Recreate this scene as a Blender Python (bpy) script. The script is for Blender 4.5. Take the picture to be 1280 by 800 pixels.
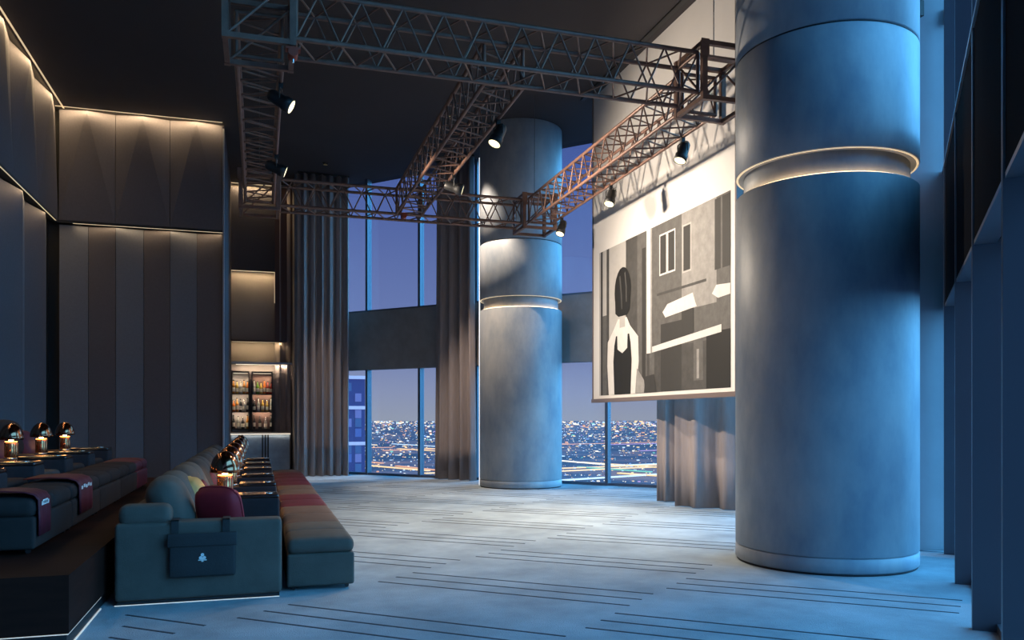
import bpy, math, random
from mathutils import Vector, Matrix, Quaternion
R = random.Random(7)
PI = math.pi
scn = bpy.context.scene
col = scn.collection
for o in list(bpy.data.objects):
    bpy.data.objects.remove(o)

# ------------------------------------------------------------------ camera
# room axes: +Y runs down the hall along the seating, +X towards the screen, z up, metres
cam_d = bpy.data.cameras.new('camera')
cam = bpy.data.objects.new('camera', cam_d)
col.objects.link(cam)
cam.location = (0, 0, 1.5)
cam.rotation_euler = (PI / 2, 0, math.radians(-17.2))
cam_d.sensor_width = 36
cam_d.lens = 1020 / 1280 * 36
cam_d.shift_y = 122 / 1280
cam_d.clip_start = 0.05
cam_d.clip_end = 90000
scn.camera = cam

# ------------------------------------------------------------------ world: dusk sky
w = bpy.data.worlds.new('dusk_sky')
scn.world = w
w.use_nodes = True
nt = w.node_tree
nt.nodes.clear()
o_ = nt.nodes.new('ShaderNodeOutputWorld')
bg = nt.nodes.new('ShaderNodeBackground')
tc = nt.nodes.new('ShaderNodeTexCoord')
sx = nt.nodes.new('ShaderNodeSeparateXYZ')
rp = nt.nodes.new('ShaderNodeValToRGB')
nt.links.new(tc.outputs['Generated'], sx.inputs[0])
nt.links.new(sx.outputs['Z'], rp.inputs[0])
nt.links.new(rp.outputs[0], bg.inputs[0])
nt.links.new(bg.outputs[0], o_.inputs[0])
el = rp.color_ramp.elements
el[0].position = 0.0
el[0].color = (0.38, 0.41, 0.50, 1)
el[1].position = 1.0
el[1].color = (0.055, 0.085, 0.30, 1)
for p_, c_ in ((0.03, (0.33, 0.37, 0.53, 1)), (0.09, (0.20, 0.26, 0.51, 1)), (0.3, (0.082, 0.132, 0.39, 1))):
    e_ = el.new(p_)
    e_.color = c_
bg.inputs[1].default_value = 1.0

# last skylight glow coming in through the glazed right-hand facade
sun_d = bpy.data.lights.new('dusk_sun', 'SUN')
sun = bpy.data.objects.new('dusk_sun', sun_d)
col.objects.link(sun)
sun_d.energy = 15.5
sun_d.color = (0.12, 0.55, 1.0)
sun_d.angle = math.radians(112)
sun.rotation_euler = Vector((-0.94, 0.22, -0.27)).to_track_quat('-Z', 'Y').to_euler()
sun.location = (12, -6, 10)

vs = scn.view_settings
vs.view_transform = 'Standard'
vs.look = 'None'
vs.exposure = 0.0
vs.gamma = 1.0
vs.use_curve_mapping = False

# ------------------------------------------------------------------ materials
def mat(name, color, rough=0.6, metal=0.0, var=0.0, scale=4.0, bump=0.0, bscale=None, stretch=(1, 1, 1), color2=None, spec=0.5,
        emit=None, estr=0.0, sample=True, detail=6.0):
    m = bpy.data.materials.new(name)
    m.use_nodes = True
    n = m.node_tree
    b = n.nodes['Principled BSDF']
    b.inputs['Roughness'].default_value = rough
    b.inputs['Metallic'].default_value = metal
    b.inputs['Specular IOR Level'].default_value = spec
    b.inputs['Base Color'].default_value = (*color, 1)
    if emit:
        b.inputs['Emission Color'].default_value = (*emit, 1)
        b.inputs['Emission Strength'].default_value = estr
        if not sample:
            m.cycles.emission_sampling = 'NONE'
    if var or bump:
        t = n.nodes.new('ShaderNodeTexCoord')
        mp = n.nodes.new('ShaderNodeMapping')
        mp.inputs['Scale'].default_value = stretch
        n.links.new(t.outputs['Object'], mp.inputs[0])
    if var or color2:
        nz = n.nodes.new('ShaderNodeTexNoise')
        nz.inputs['Scale'].default_value = scale
        nz.inputs['Detail'].default_value = detail
        nz.inputs['Roughness'].default_value = 0.62
        n.links.new(mp.outputs[0], nz.inputs[0])
        cr = n.nodes.new('ShaderNodeValToRGB')
        c2 = color2 or tuple(min(1, c * (1 + var)) for c in color)
        c1 = color if color2 else tuple(c * (1 - var) for c in color)
        cr.color_ramp.elements[0].color = (*c1, 1)
        cr.color_ramp.elements[1].color = (*c2, 1)
        cr.color_ramp.elements[0].position = 0.32
        cr.color_ramp.elements[1].position = 0.68
        n.links.new(nz.outputs['Fac'], cr.inputs[0])
        n.links.new(cr.outputs[0], b.inputs['Base Color'])
    if bump:
        bz = n.nodes.new('ShaderNodeTexNoise')
        bz.inputs['Scale'].default_value = bscale or scale * 6
        bz.inputs['Detail'].default_value = 4
        n.links.new(mp.outputs[0], bz.inputs[0])
        bp = n.nodes.new('ShaderNodeBump')
        bp.inputs['Strength'].default_value = bump
        bp.inputs['Distance'].default_value = 0.01
        n.links.new(bz.outputs['Fac'], bp.inputs['Height'])
        n.links.new(bp.outputs[0], b.inputs['Normal'])
    return m

def glass(name, tint, gloss):
    m = bpy.data.materials.new(name)
    m.use_nodes = True
    n = m.node_tree
    n.nodes.clear()
    out = n.nodes.new('ShaderNodeOutputMaterial')
    tr = n.nodes.new('ShaderNodeBsdfTransparent')
    tr.inputs[0].default_value = (*tint, 1)
    gl = n.nodes.new('ShaderNodeBsdfGlossy')
    gl.inputs['Roughness'].default_value = 0.03
    mx = n.nodes.new('ShaderNodeMixShader')
    mx.inputs[0].default_value = gloss
    n.links.new(tr.outputs[0], mx.inputs[1])
    n.links.new(gl.outputs[0], mx.inputs[2])
    n.links.new(mx.outputs[0], out.inputs[0])
    return m

M = {}
M['carpet'] = mat('carpet', (0.31, 0.36, 0.395), 0.95, var=0.22, scale=1.3, bump=0.5, bscale=90, spec=0.1)
M['inlay'] = mat('carpet_inlay', (0.035, 0.045, 0.06), 0.9)
M['ceiling'] = mat('ceiling_paint', (0.045, 0.039, 0.041), 0.9, var=0.1, scale=0.5)
M['plaster'] = mat('column_plaster', (0.215, 0.265, 0.325), 0.5, var=0.2, color2=(0.42, 0.435, 0.455), scale=2.0, bump=0.25, bscale=9, stretch=(1, 1, 0.5), detail=9.0)
M['joint'] = mat('joint_shadow_gap', (0.03, 0.03, 0.035), 0.8)
M['fabric'] = mat('wall_fabric', (0.092, 0.084, 0.096), 0.85, var=0.06, scale=30, bump=0.15, bscale=160, spec=0.15)
M['fabric_lit'] = mat('wall_fabric_lit', (0.110, 0.113, 0.135), 0.8, var=0.06, scale=30, bump=0.15, bscale=160, spec=0.2)  # same fabric, lighter and bluer: light on the turned facets put into colour
M['darkgap'] = mat('dark_reveal', (0.02, 0.019, 0.02), 0.8)
M['spandrel'] = mat('spandrel_panel', (0.27, 0.245, 0.235), 0.7, var=0.12, scale=3)
M['spandrel_dark'] = mat('spandrel_dark_panel', (0.006, 0.005, 0.006), 0.8, var=0.1, scale=3, spec=0.05)
M['mullion'] = mat('mullion_metal', (0.10, 0.115, 0.15), 0.4, 0.3)
M['mullion_dark'] = mat('fin_metal', (0.12, 0.12, 0.14), 0.38, 0.2)
M['steel_edge'] = mat('brushed_edge', (0.42, 0.43, 0.46), 0.35, 0.8)
M['glass'] = glass('window_glass', (0.90, 0.93, 0.97), 0.05)
M['curtain'] = mat('curtain_cloth', (0.33, 0.285, 0.285), 0.8, var=0.08, scale=18, bump=0.1, bscale=120, spec=0.2, stretch=(1, 1, 0.15))
M['pier'] = mat('pier_plaster', (0.44, 0.43, 0.46), 0.6, var=0.06, scale=2)
M['truss'] = mat('truss_bronze', (0.21, 0.115, 0.085), 0.45, 0.25, var=0.2, scale=8)
M['truss_red'] = mat('coupler_red', (0.32, 0.06, 0.035), 0.45, 0.3)
M['black'] = mat('matt_black', (0.012, 0.012, 0.013), 0.5)
M['blackgloss'] = mat('black_gloss', (0.015, 0.011, 0.010), 0.14, spec=0.7)
M['cable'] = mat('steel_cable', (0.10, 0.10, 0.10), 0.4, 0.8)
M['screen'] = mat('screen_vinyl', (0.74, 0.71, 0.69), 0.75, var=0.03, scale=1)
M['screen_frame'] = mat('screen_frame', (0.16, 0.125, 0.12), 0.45)
M['teal'] = mat('teal_grey_velvet', (0.088, 0.076, 0.064), 0.8, var=0.12, scale=5, bump=0.2, bscale=120, spec=0.25)
M['teal_dark'] = mat('dark_teal_velvet', (0.044, 0.044, 0.044), 0.8, var=0.12, scale=5, bump=0.2, bscale=120, spec=0.25)
M['pouch'] = mat('pouch_leather', (0.018, 0.017, 0.018), 0.65, var=0.1, scale=12, bump=0.2)
M['taupe'] = mat('warmlit_grey_velvet', (0.100, 0.062, 0.047), 0.7, var=0.12, scale=6, spec=0.3)  # grey velvet with the warm light on it put into the colour
M['maroon'] = mat('maroon_velvet', (0.085, 0.008, 0.019), 0.6, var=0.15, scale=6, spec=0.35)
M['darkred'] = mat('dark_red_velvet', (0.095, 0.014, 0.015), 0.65, var=0.15, scale=6, spec=0.3)
M['charcoal'] = mat('charcoal_velvet', (0.034, 0.026, 0.025), 0.85, var=0.12, scale=6, spec=0.08)
M['consoleblue'] = mat('console_fabric', (0.030, 0.025, 0.028), 0.8, var=0.1, scale=8, spec=0.1)
M['maroon_lit'] = mat('lit_maroon_velvet', (0.32, 0.016, 0.026), 0.6, var=0.15, scale=6, spec=0.35)  # maroon velvet lightened: lamp light put into this cushion's colour
M['gold'] = mat('lamplit_velvet', (0.42, 0.24, 0.07), 0.7, var=0.1, scale=6)  # yellow of the lamp light put into the pillow's colour
M['platform'] = mat('platform_walnut', (0.026, 0.0085, 0.006), 0.7, spec=0.08, var=0.25, scale=2, stretch=(1, 1, 8))
M['copper'] = mat('dark_copper', (0.30, 0.135, 0.075), 0.13, 1.0)
M['copper_stem'] = mat('copper_stem', (0.62, 0.27, 0.12), 0.24, 1.0)
M['chrome'] = mat('chrome', (0.75, 0.72, 0.70), 0.12, 1.0)
M['lampglow'] = mat('lamp_bulb', (1, 0.8, 0.5), 0.4, emit=(1.0, 0.52, 0.17), estr=22.0)
M['lens'] = mat('spot_lens', (1, 0.9, 0.7), 0.3, emit=(1.0, 0.84, 0.48), estr=1.8, sample=False)
M['led'] = mat('warm_led', (1, 0.85, 0.6), 0.4, emit=(1.0, 0.76, 0.46), estr=0.5, sample=False)
M['led_ring'] = mat('warm_led_ring', (1, 0.85, 0.6), 0.4, emit=(1.0, 0.66, 0.36), estr=4.5)
M['led_floor'] = mat('floor_led', (1, 0.9, 0.75), 0.4, emit=(1.0, 0.80, 0.58), estr=0.38)
M['led_white'] = mat('cool_led', (0.9, 0.95, 1), 0.4, emit=(0.86, 0.93, 1.0), estr=0.8)
M['led_bar'] = mat('bar_led', (1, 0.93, 0.8), 0.4, emit=(1.0, 0.86, 0.66), estr=1.0)
M['marble'] = mat('bar_marble', (0.28, 0.34, 0.40), 0.35, var=0.25, scale=2.5, detail=10)
M['alcove'] = mat('alcove_plaster', (0.30, 0.265, 0.255), 0.75, var=0.06, scale=2)
M['copperwall'] = mat('bronze_trim', (0.17, 0.095, 0.075), 0.4, 0.5)
M['whitemark'] = mat('white_print', (0.75, 0.74, 0.72), 0.6)

# ------------------------------------------------------------------ mesh helpers
class MB:
    def __init__(s):
        s.v, s.f, s.sm, s.mi = [], [], [], []
    def add(s, vs_, fs, smooth=False, mi=0):
        n = len(s.v)
        s.v += [tuple(v) for v in vs_]
        for f in fs:
            s.f.append([i + n for i in f])
            s.sm.append(smooth)
            s.mi.append(mi)
        return s
    def box(s, x0, x1, y0, y1, z0, z1, mi=0):
        vs_ = [(x, y, z) for z in (z0, z1) for y in (y0, y1) for x in (x0, x1)]
        return s.add(vs_, [(0, 2, 3, 1), (4, 5, 7, 6), (0, 1, 5, 4), (2, 6, 7, 3), (0, 4, 6, 2), (1, 3, 7, 5)], mi=mi)
    def obox(s, p, q, wd, z0, z1):
        # upright box along p->q in plan, wd = (left, right) half widths
        p, q = Vector(p), Vector(q)
        d = (q - p).normalized()
        n = Vector((-d.y, d.x))
        c4 = [p + n * wd[0], p - n * wd[1], q - n * wd[1], q + n * wd[0]]
        vs_ = [(c.x, c.y, z) for z in (z0, z1) for c in c4]
        return s.add(vs_, [(3, 2, 1, 0), (4, 5, 6, 7), (0, 1, 5, 4), (1, 2, 6, 5), (2, 3, 7, 6), (3, 0, 4, 7)])
    def rbox(s, x0, x1, y0, y1, z0, z1, r=0.03, puff=0.0, side=0.0):
        c = Vector(((x0 + x1) / 2, (y0 + y1) / 2, (z0 + z1) / 2))
        h = Vector(((x1 - x0) / 2, (y1 - y0) / 2, (z1 - z0) / 2))
        r = min(r, h.x * .95, h.y * .95, h.z * .95)
        ax = []
        for k in range(3):
            a = h[k]
            ax.append([-a, -a + .22 * r, -a + .55 * r, -a + r, -(a - r) * .45, (a - r) * .45, a - r, a - .55 * r, a - .22 * r, a])
        N = 10
        idx, vs_, fs = {}, [], []
        def vid(i, j, k):
            key = (i, j, k)
            if key not in idx:
                p = Vector((ax[0][i], ax[1][j], ax[2][k]))
                inn = Vector([max(-(h[q] - r), min(h[q] - r, p[q])) for q in range(3)])
                d = p - inn
                if d.length > 1e-9:
                    p = inn + d.normalized() * r
                bx_, by_, bz_ = 1 - (p.x / h.x) ** 2, 1 - (p.y / h.y) ** 2, 1 - (p.z / h.z) ** 2
                if puff and p.z > 0:
                    p.z += puff * max(0, bx_) * max(0, by_)
                if side:
                    p.x += math.copysign(side, p.x) * max(0, by_) * max(0, bz_)
                    p.y += math.copysign(side, p.y) * max(0, bx_) * max(0, bz_)
                idx[key] = len(vs_)
                vs_.append(p + c)
            return idx[key]
        for a in range(N - 1):
            for b in range(N - 1):
                fs.append((vid(a, b, 0), vid(a, b + 1, 0), vid(a + 1, b + 1, 0), vid(a + 1, b, 0)))
                fs.append((vid(a, b, N - 1), vid(a + 1, b, N - 1), vid(a + 1, b + 1, N - 1), vid(a, b + 1, N - 1)))
                fs.append((vid(a, 0, b), vid(a + 1, 0, b), vid(a + 1, 0, b + 1), vid(a, 0, b + 1)))
                fs.append((vid(a, N - 1, b), vid(a, N - 1, b + 1), vid(a + 1, N - 1, b + 1), vid(a + 1, N - 1, b)))
                fs.append((vid(0, a, b), vid(0, a, b + 1), vid(0, a + 1, b + 1), vid(0, a + 1, b)))
                fs.append((vid(N - 1, a, b), vid(N - 1, a + 1, b), vid(N - 1, a + 1, b + 1), vid(N - 1, a, b + 1)))
        return s.add(vs_, fs, True)
    def tube(s, p, q, r, n=8, r2=None, cap=True, smooth=True):
        p, q = Vector(p), Vector(q)
        d = (q - p).normalized()
        u = d.orthogonal().normalized()
        v = d.cross(u)
        r2 = r if r2 is None else r2
        vs_ = []
        for k in range(n):
            a = 2 * PI * k / n
            e = u * math.cos(a) + v * math.sin(a)
            vs_ += [p + e * r, q + e * r2]
        s.add(vs_, [(2 * k, 2 * ((k + 1) % n), 2 * ((k + 1) % n) + 1, 2 * k + 1) for k in range(n)], smooth)
        if cap:
            s.add([vs_[2 * k] for k in range(n)], [tuple(range(n - 1, -1, -1))])
            s.add([vs_[2 * k + 1] for k in range(n)], [tuple(range(n))])
        return s
    def lathe(s, prof, n=32, cx=0, cy=0, smooth=True):
        vs_, fs = [], []
        m = len(prof)
        for k in range(n):
            a = 2 * PI * k / n
            for r, z in prof:
                vs_.append((cx + r * math.cos(a), cy + r * math.sin(a), z))
        for k in range(n):
            k2 = (k + 1) % n
            for j in range(m - 1):
                fs.append((k * m + j, k2 * m + j, k2 * m + j + 1, k * m + j + 1))
        return s.add(vs_, fs, smooth)
    def xform(s, mtx):
        s.v = [tuple(mtx @ Vector(v)) for v in s.v]
        return s
    def mesh(s, name, mats):
        me = bpy.data.meshes.new(name)
        me.from_pydata(s.v, [], s.f)
        for m in (mats if isinstance(mats, (list, tuple)) else [mats]):
            me.materials.append(m)
        me.polygons.foreach_set('use_smooth', s.sm)
        me.polygons.foreach_set('material_index', s.mi)
        me.update()
        return me

def link(name, data, parent=None, loc=None, rot=None):
    o = bpy.data.objects.new(name, data)
    col.objects.link(o)
    if parent is not None:
        o.parent = parent
    if loc is not None:
        o.location = loc
    if rot is not None:
        o.rotation_euler = rot
    return o

def part(name, mb, m, parent=None, loc=None, rot=None):
    return link(name, mb.mesh(name, m), parent, loc, rot)

def tag(o, label, cat, group=None, kind=None):
    o['label'] = label
    o['category'] = cat
    if group:
        o['group'] = group
    if kind:
        o['kind'] = kind
    return o

def thing(name, label, cat, loc=(0, 0, 0), group=None, rot=None):
    return tag(link(name, None, None, loc, rot), label, cat, group)

def struct(name, mb, m, label, cat):
    o = part(name, mb, m) if mb is not None else link(name, None)
    return tag(o, label, cat, kind='structure')

def copy_tree(o, parent=None, loc=None):
    c = o.copy()
    col.objects.link(c)
    c.parent = parent
    if loc is not None:
        c.location = loc
    for ch in o.children:
        copy_tree(ch, c)
    return c

def strip_light(name, parent, p0, p1, facing, power, color, width=0.04, spread=PI):
    """area light lying along an LED strip p0-p1, shining towards `facing` (coordinates local to parent)"""
    p0, p1, f = Vector(p0), Vector(p1), Vector(facing).normalized()
    x = (p1 - p0).normalized()
    z = -f
    y = z.cross(x).normalized()
    z = x.cross(y)
    d = bpy.data.lights.new(name, 'AREA')
    d.shape = 'RECTANGLE'
    d.size = (p1 - p0).length
    d.size_y = width
    d.energy = power
    d.color = color
    d.spread = spread
    o = bpy.data.objects.new(name, d)
    col.objects.link(o)
    o.parent = parent
    mtx = Matrix((x, y, z)).transposed().to_4x4()
    mtx.translation = (p0 + p1) / 2 + f * 0.012
    o.matrix_local = mtx
    return o

WARM = (1.0, 0.72, 0.38)
ORD = ['first', 'second', 'third', 'fourth', 'fifth', 'sixth', 'seventh', 'eighth', 'ninth', 'tenth', 'eleventh', 'twelfth', 'thirteenth', 'fourteenth', 'fifteenth', 'sixteenth']

# ------------------------------------------------------------------ plan of the hall
CEIL = 7.75
SP0, SP1 = 2.75, 4.27                       # spandrel band between lower and upper windows
WDIR = Vector((0.6803, -0.7330))            # back window wall
WORG = Vector((2.36, 21.99))
FDIR = Vector((0.6720, 0.7406))             # right-hand facade
FORG = Vector((4.764, 4.196))
def wp(v, off=0.0):                          # back wall, off > 0 into the room
    n = Vector((-abs(WDIR.y), -abs(WDIR.x)))
    return WORG + WDIR * v + n * off
def fp(v, off=0.0):                          # right facade, off > 0 into the room
    n = Vector((-FDIR.y, FDIR.x))
    return FORG + FDIR * v + n * off

# ------------------------------------------------------------------ floor and ceiling
corner = (11.62, 12.03)
outline = [(-4.1, -5.25), fp(-12.7, -0.35), (corner[0] + .4, corner[1]), wp(-2.6, -0.35), (0.9, 23.6), (-4.1, 23.6)]
outline = [tuple(p) for p in outline]
def slab(z0, z1):
    n = len(outline)
    mb = MB()
    vs_ = [(p[0], p[1], z) for z in (z0, z1) for p in outline]
    mb.add(vs_, [tuple(range(n - 1, -1, -1)), tuple(range(n, 2 * n))] + [(i, (i + 1) % n, n + (i + 1) % n, n + i) for i in range(n)])
    return mb
floor = struct('floor', slab(-0.3, 0.0), M['carpet'], 'mottled grey-blue carpet floor with groups of dark lines', 'floor')
ceiling = struct('ceiling', slab(CEIL, CEIL + 0.3), M['ceiling'], 'near-black flat ceiling high above the hall', 'ceiling')

# the woven dark lines: groups of three staggered lines on a regular lattice
ld = Vector((1.78, -1.55))
ldn = ld.normalized()
lm = MB().obox((0, 0), tuple(ld), (0.011, 0.011), 0.0, 0.0025).mesh('carpet_line', M['inlay'])
COL1, COL2, CR = Vector((5.667, 7.217)), Vector((5.477, 17.04)), 0.90
def inside(p):
    if p.x < -1.0 or p.y < 2.0:
        return False
    if p.y > 20.8:
        return False
    if (p - WORG).dot(Vector((abs(WDIR.y), abs(WDIR.x)))) > -0.15:
        return False
    if (p - FORG).dot(Vector((-FDIR.y, FDIR.x))) < 0.16:
        return False
    if -1.2 < p.x < 0.85 and 6.95 < p.y < 17.3:
        return False
    for c in (COL1, COL2):
        if (p - c).length < CR + 0.03:
            return False
    return True
for i in range(-4, 9):
    for j in range(-4, 5):
        g0 = Vector((1.04, 7.49)) + Vector((1.195, 1.042)) * i + Vector((2.38, -1.04)) * j
        for k in range(3):
            p0 = g0 + Vector((0.19, 0.168)) * k
            N = 24
            ok = [inside(p0 + ld * (q / N)) for q in range(N + 1)]
            if not any(ok):
                continue
            a = ok.index(True)
            b = a
            while b + 1 <= N and ok[b + 1]:
                b += 1
            if b - a < 3:
                continue
            o = link('carpet_line', lm, floor, (*(p0 + ld * (a / N)), 0.0))
            o.scale = (1, 1, 1)
            if b - a < N:
                o.data = MB().obox((0, 0), tuple(ld * ((b - a) / N)), (0.011, 0.011), 0.0, 0.0025).mesh('carpet_line', M['inlay'])

# ------------------------------------------------------------------ glazed back wall and right facade
wall_back = struct('wall_back', MB().obox(wp(-2.55), wp(13.6), (0.12, 0.12), SP0, SP1), M['spandrel'],
                   'dark grey spandrel band between lower and upper windows of back wall', 'wall')
wall_right = struct('wall_right', MB().obox(fp(-12.6), fp(5.7), (0.188, 0.14), SP0, SP1), M['spandrel_dark'],
                    'black spandrel band along the right-hand glazed facade', 'wall')
part('edge_trim', MB().obox(fp(-12.6), fp(5.7), (0.206, -0.185), SP1 - 0.02, SP1 + 0.015), M['steel_edge'], wall_right)
part('edge_trim', MB().obox(fp(-12.6), fp(5.7), (0.190, -0.05), SP0 - 0.03, SP0), M['steel_edge'], wall_right)
part('edge_trim', MB().obox(wp(-2.5), wp(13.5), (-0.118, 0.125), SP1 - 0.01, SP1 + 0.03), M['mullion'], wall_back)
nwin = 0
def bays(point, v0, step, count, depth_in, mm, spoke, side_names):
    """one window per bay: mullion, lower pane, upper pane, rails"""
    global nwin
    for k in range(count):
        nwin += 1
        a = v0 + step * k
        wnd = struct('window_%d' % nwin, None, None, 'tall night-view window, bay %d of the %s' % (k + 1, spoke), 'window')
        sgn = side_names
        def ob(p, q, wi, wo, z0, z1):
            # wi: into the room, wo: outwards
            return MB().obox(p, q, (wi, wo) if sgn > 0 else (wo, wi), z0, z1)
        p, q = point(a - 0.035), point(a + 0.035)
        part('mullion', ob(p, q, depth_in, 0.10, 0.0, CEIL), mm, wnd)
        for z0, z1 in ((0.06, SP0), (SP1, CEIL - 0.02)):
            part('pane', ob(point(a + 0.035), point(a + step - 0.035), -0.03, 0.05, z0, z1), M['glass'], wnd)
        part('sill', ob(point(a + 0.035), point(a + step - 0.035), 0.05, 0.08, 0.0, 0.06), mm, wnd)
bays(wp, 0.54 - 1.7 * 2, 1.7, 10, 0.07, M['mullion'], 'back wall', -1)
bays(fp, 0.32 - 1.76 * 7, 1.76, 10, 0.20, M['mullion_dark'], 'right-hand facade', 1)

# ------------------------------------------------------------------ panelled walls on the left
LX, PY = -3.96, 18.5
wall_left = struct('wall_left', MB().box(LX - 0.3, LX - 0.14, -5.2, PY + 0.3, 0, CEIL), M['darkgap'], 'left wall clad in folded grey fabric panels', 'wall')
wall_panel = struct('wall_rear', MB().box(LX - 0.14, -0.74, PY + 0.14, PY + 0.30, 0, CEIL), M['darkgap'], 'wall of folded fabric panels facing the hall behind the seating', 'wall')
part('return_panel', MB().box(-0.80, -0.72, PY + 0.02, 23.25, 0, CEIL), M['fabric'], wall_panel)

def fold_panel(parent, a, b, z0, z1, off_a, off_b, m, axis, base, top_only=False):
    """a tall panel from a to b along the wall; its two long edges stand off the wall by off_a / off_b"""
    mb = MB()
    t = 0.03
    def P(s_, off, z):
        return (s_, base - off, z) if axis == 'x' else (base + off, s_, z)
    vs_ = []
    for (s_, of) in ((a, off_a), (b, off_b)):
        for z in (z0, z1):
            o2 = of
            vs_.append(P(s_, o2, z))
            vs_.append(P(s_, o2 - t, z))
    fs = [(0, 4, 6, 2), (1, 3, 7, 5), (0, 2, 3, 1), (4, 5, 7, 6), (2, 6, 7, 3), (0, 1, 5, 4)]
    if axis == 'y':
        fs = [tuple(reversed(f)) for f in fs]
    mb.add(vs_, fs)
    return part('panel', mb, m, parent)

def twist_panel(parent, a, b, z0, z1, axis, base, amp, m):
    """upper panel: flat along its foot, folded into two facets along its head"""
    mid = (a + b) / 2
    def P(s_, off, z):
        return (s_, base - off, z) if axis == 'x' else (base + off, s_, z)
    mb = MB()
    vs_ = [P(a, 0.06, z0), P(b, 0.06, z0), P(a, 0.06 - amp, z1), P(mid, 0.06 + amp, z1), P(b, 0.06 - amp, z1),
           P(a, -0.08, z0), P(b, -0.08, z0), P(a, -0.08, z1), P(b, -0.08, z1)]
    fs = [(0, 3, 2), (0, 1, 3), (1, 4, 3), (5, 7, 8, 6), (0, 5, 6, 1), (0, 2, 7, 5), (1, 6, 8, 4), (2, 3, 4, 8, 7)]
    if axis == 'y':
        fs = [tuple(reversed(f)) for f in fs]
    mb.add(vs_, fs)
    return part('panel', mb, m, parent)

ZL = 5.44
fw = 0.52
# wall facing the hall
x = -0.745
k = 0
while x - fw > LX + 0.05:
    lit_side = k % 2 == 1
    fold_panel(wall_panel, x - fw, x - 0.008, 0, ZL - 0.03, 0.02 if lit_side else -0.05, -0.05 if lit_side else 0.02, M['fabric_lit'] if lit_side else M['fabric'], 'x', PY)
    x -= fw
    k += 1
xe = x
x = -0.745
while x - 2 * fw > LX - 0.3:
    twist_panel(wall_panel, max(x - 2 * fw, LX + 0.02), x - 0.008, ZL + 0.05, CEIL - 0.02, 'x', PY - 0.02, 0.045, M['fabric'])
    x -= 2 * fw
part('reveal', MB().box(LX, -0.745, PY - 0.07, PY + 0.1, ZL, ZL + 0.05), M['darkgap'], wall_panel)
led = part('led_strip', MB().box(LX + 0.35, -0.75, PY - 0.072, PY - 0.058, ZL - 0.008, ZL), M['led'], wall_panel)
strip_light('led_glow', wall_panel, (LX + 0.4, PY - 0.062, ZL - 0.012), (-0.78, PY - 0.062, ZL - 0.012), (0, 0.15, -1), 7, WARM)
part('led_strip', MB().box(LX + 0.05, -0.75, PY - 0.20, PY - 0.17, CEIL - 0.006, CEIL - 0.001), M['led'], wall_panel)
strip_light('led_glow', wall_panel, (LX + 0.1, PY - 0.19, CEIL - 0.016), (-0.78, PY - 0.19, CEIL - 0.016), (0, 0.5, -1), 34, WARM)
part('edge_trim', MB().box(-0.745, -0.715, PY - 0.09, PY + 0.02, 0, CEIL - 0.1), M['steel_edge'], wall_panel)
# left wall
y = PY - 0.22
k = 0
while y > -4.4:
    lit_side = k % 2 == 0
    fold_panel(wall_left, y - fw * 1.5, y - 0.01, 0, ZL - 0.03, 0.06 if lit_side else -0.10, -0.10 if lit_side else 0.06, M['fabric_lit'] if lit_side else M['fabric'], 'y', LX)
    y -= fw * 1.5
    k += 1
y = PY - 0.06
while y > -4.2:
    twist_panel(wall_left, y - fw * 3, y - 0.01, ZL + 0.05, CEIL - 0.02, 'y', LX + 0.02, 0.06, M['fabric'])
    y -= fw * 3
part('led_strip', MB().box(LX + 0.068, LX + 0.084, 6, PY - 0.25, ZL - 0.008, ZL), M['led'], wall_left)
part('reveal', MB().box(LX - 0.1, LX + 0.085, 6, PY - 0.12, ZL, ZL + 0.05), M['darkgap'], wall_left)
strip_light('led_glow', wall_left, (LX + 0.085, 8, ZL - 0.012), (LX + 0.085, PY - 0.3, ZL - 0.012), (-0.15, 0, -1), 30, WARM)
part('led_strip', MB().box(LX + 0.17, LX + 0.20, 6, PY - 0.08, CEIL - 0.006, CEIL - 0.001), M['led'], wall_left)
strip_light('led_glow', wall_left, (LX + 0.19, 8, CEIL - 0.016), (LX + 0.19, PY - 0.2, CEIL - 0.016), (-0.5, 0, -1), 95, WARM)

# ------------------------------------------------------------------ bar alcove
AY = 23.2
wall_alcove = struct('wall_alcove', MB().box(-0.72, 0.95, AY, AY + 0.2, 0, CEIL), M['alcove'], 'recessed wall of the bar alcove', 'wall')
part('header_panel', MB().box(-0.72, 0.40, AY - 0.20, AY, ZL, CEIL - 0.10), M['fabric'], wall_alcove)
part('side_panel', MB().box(0.40, 0.93, AY - 0.24, AY, 3.55, CEIL), M['copperwall'], wall_alcove)
part('side_panel', MB().box(0.86, 0.95, 21.6, AY, 0, CEIL), M['alcove'], wall_alcove)
part('led_strip', MB().box(-0.72, 0.40, AY - 0.205, AY - 0.185, ZL - 0.02, ZL), M['led'], wall_alcove)
part('led_strip', MB().box(0.385, 0.40, AY - 0.20, AY - 0.185, 4.6, ZL), M['led'], wall_alcove)
strip_light('led_glow', wall_alcove, (-0.70, AY - 0.17, ZL - 0.02), (0.38, AY - 0.17, ZL - 0.02), (0, 0.2, -1), 5, WARM)
part('led_strip', MB().box(-0.72, 0.40, AY - 0.30, AY - 0.28, CEIL - 0.014, CEIL - 0.002), M['led'], wall_alcove)
strip_light('led_glow', wall_alcove, (-0.70, AY - 0.30, CEIL - 0.02), (0.38, AY - 0.30, CEIL - 0.02), (0, 0.45, -1), 14, WARM)
part('ledge', MB().box(-0.72, 0.62, AY - 0.30, AY, 3.53, 3.57), M['copperwall'], wall_alcove)
part('led_strip', MB().box(-0.70, 0.60, AY - 0.28, AY - 0.26, 3.52, 3.53), M['led'], wall_alcove)  # strip and its light are added to brighten the wall below the ledge
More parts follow.
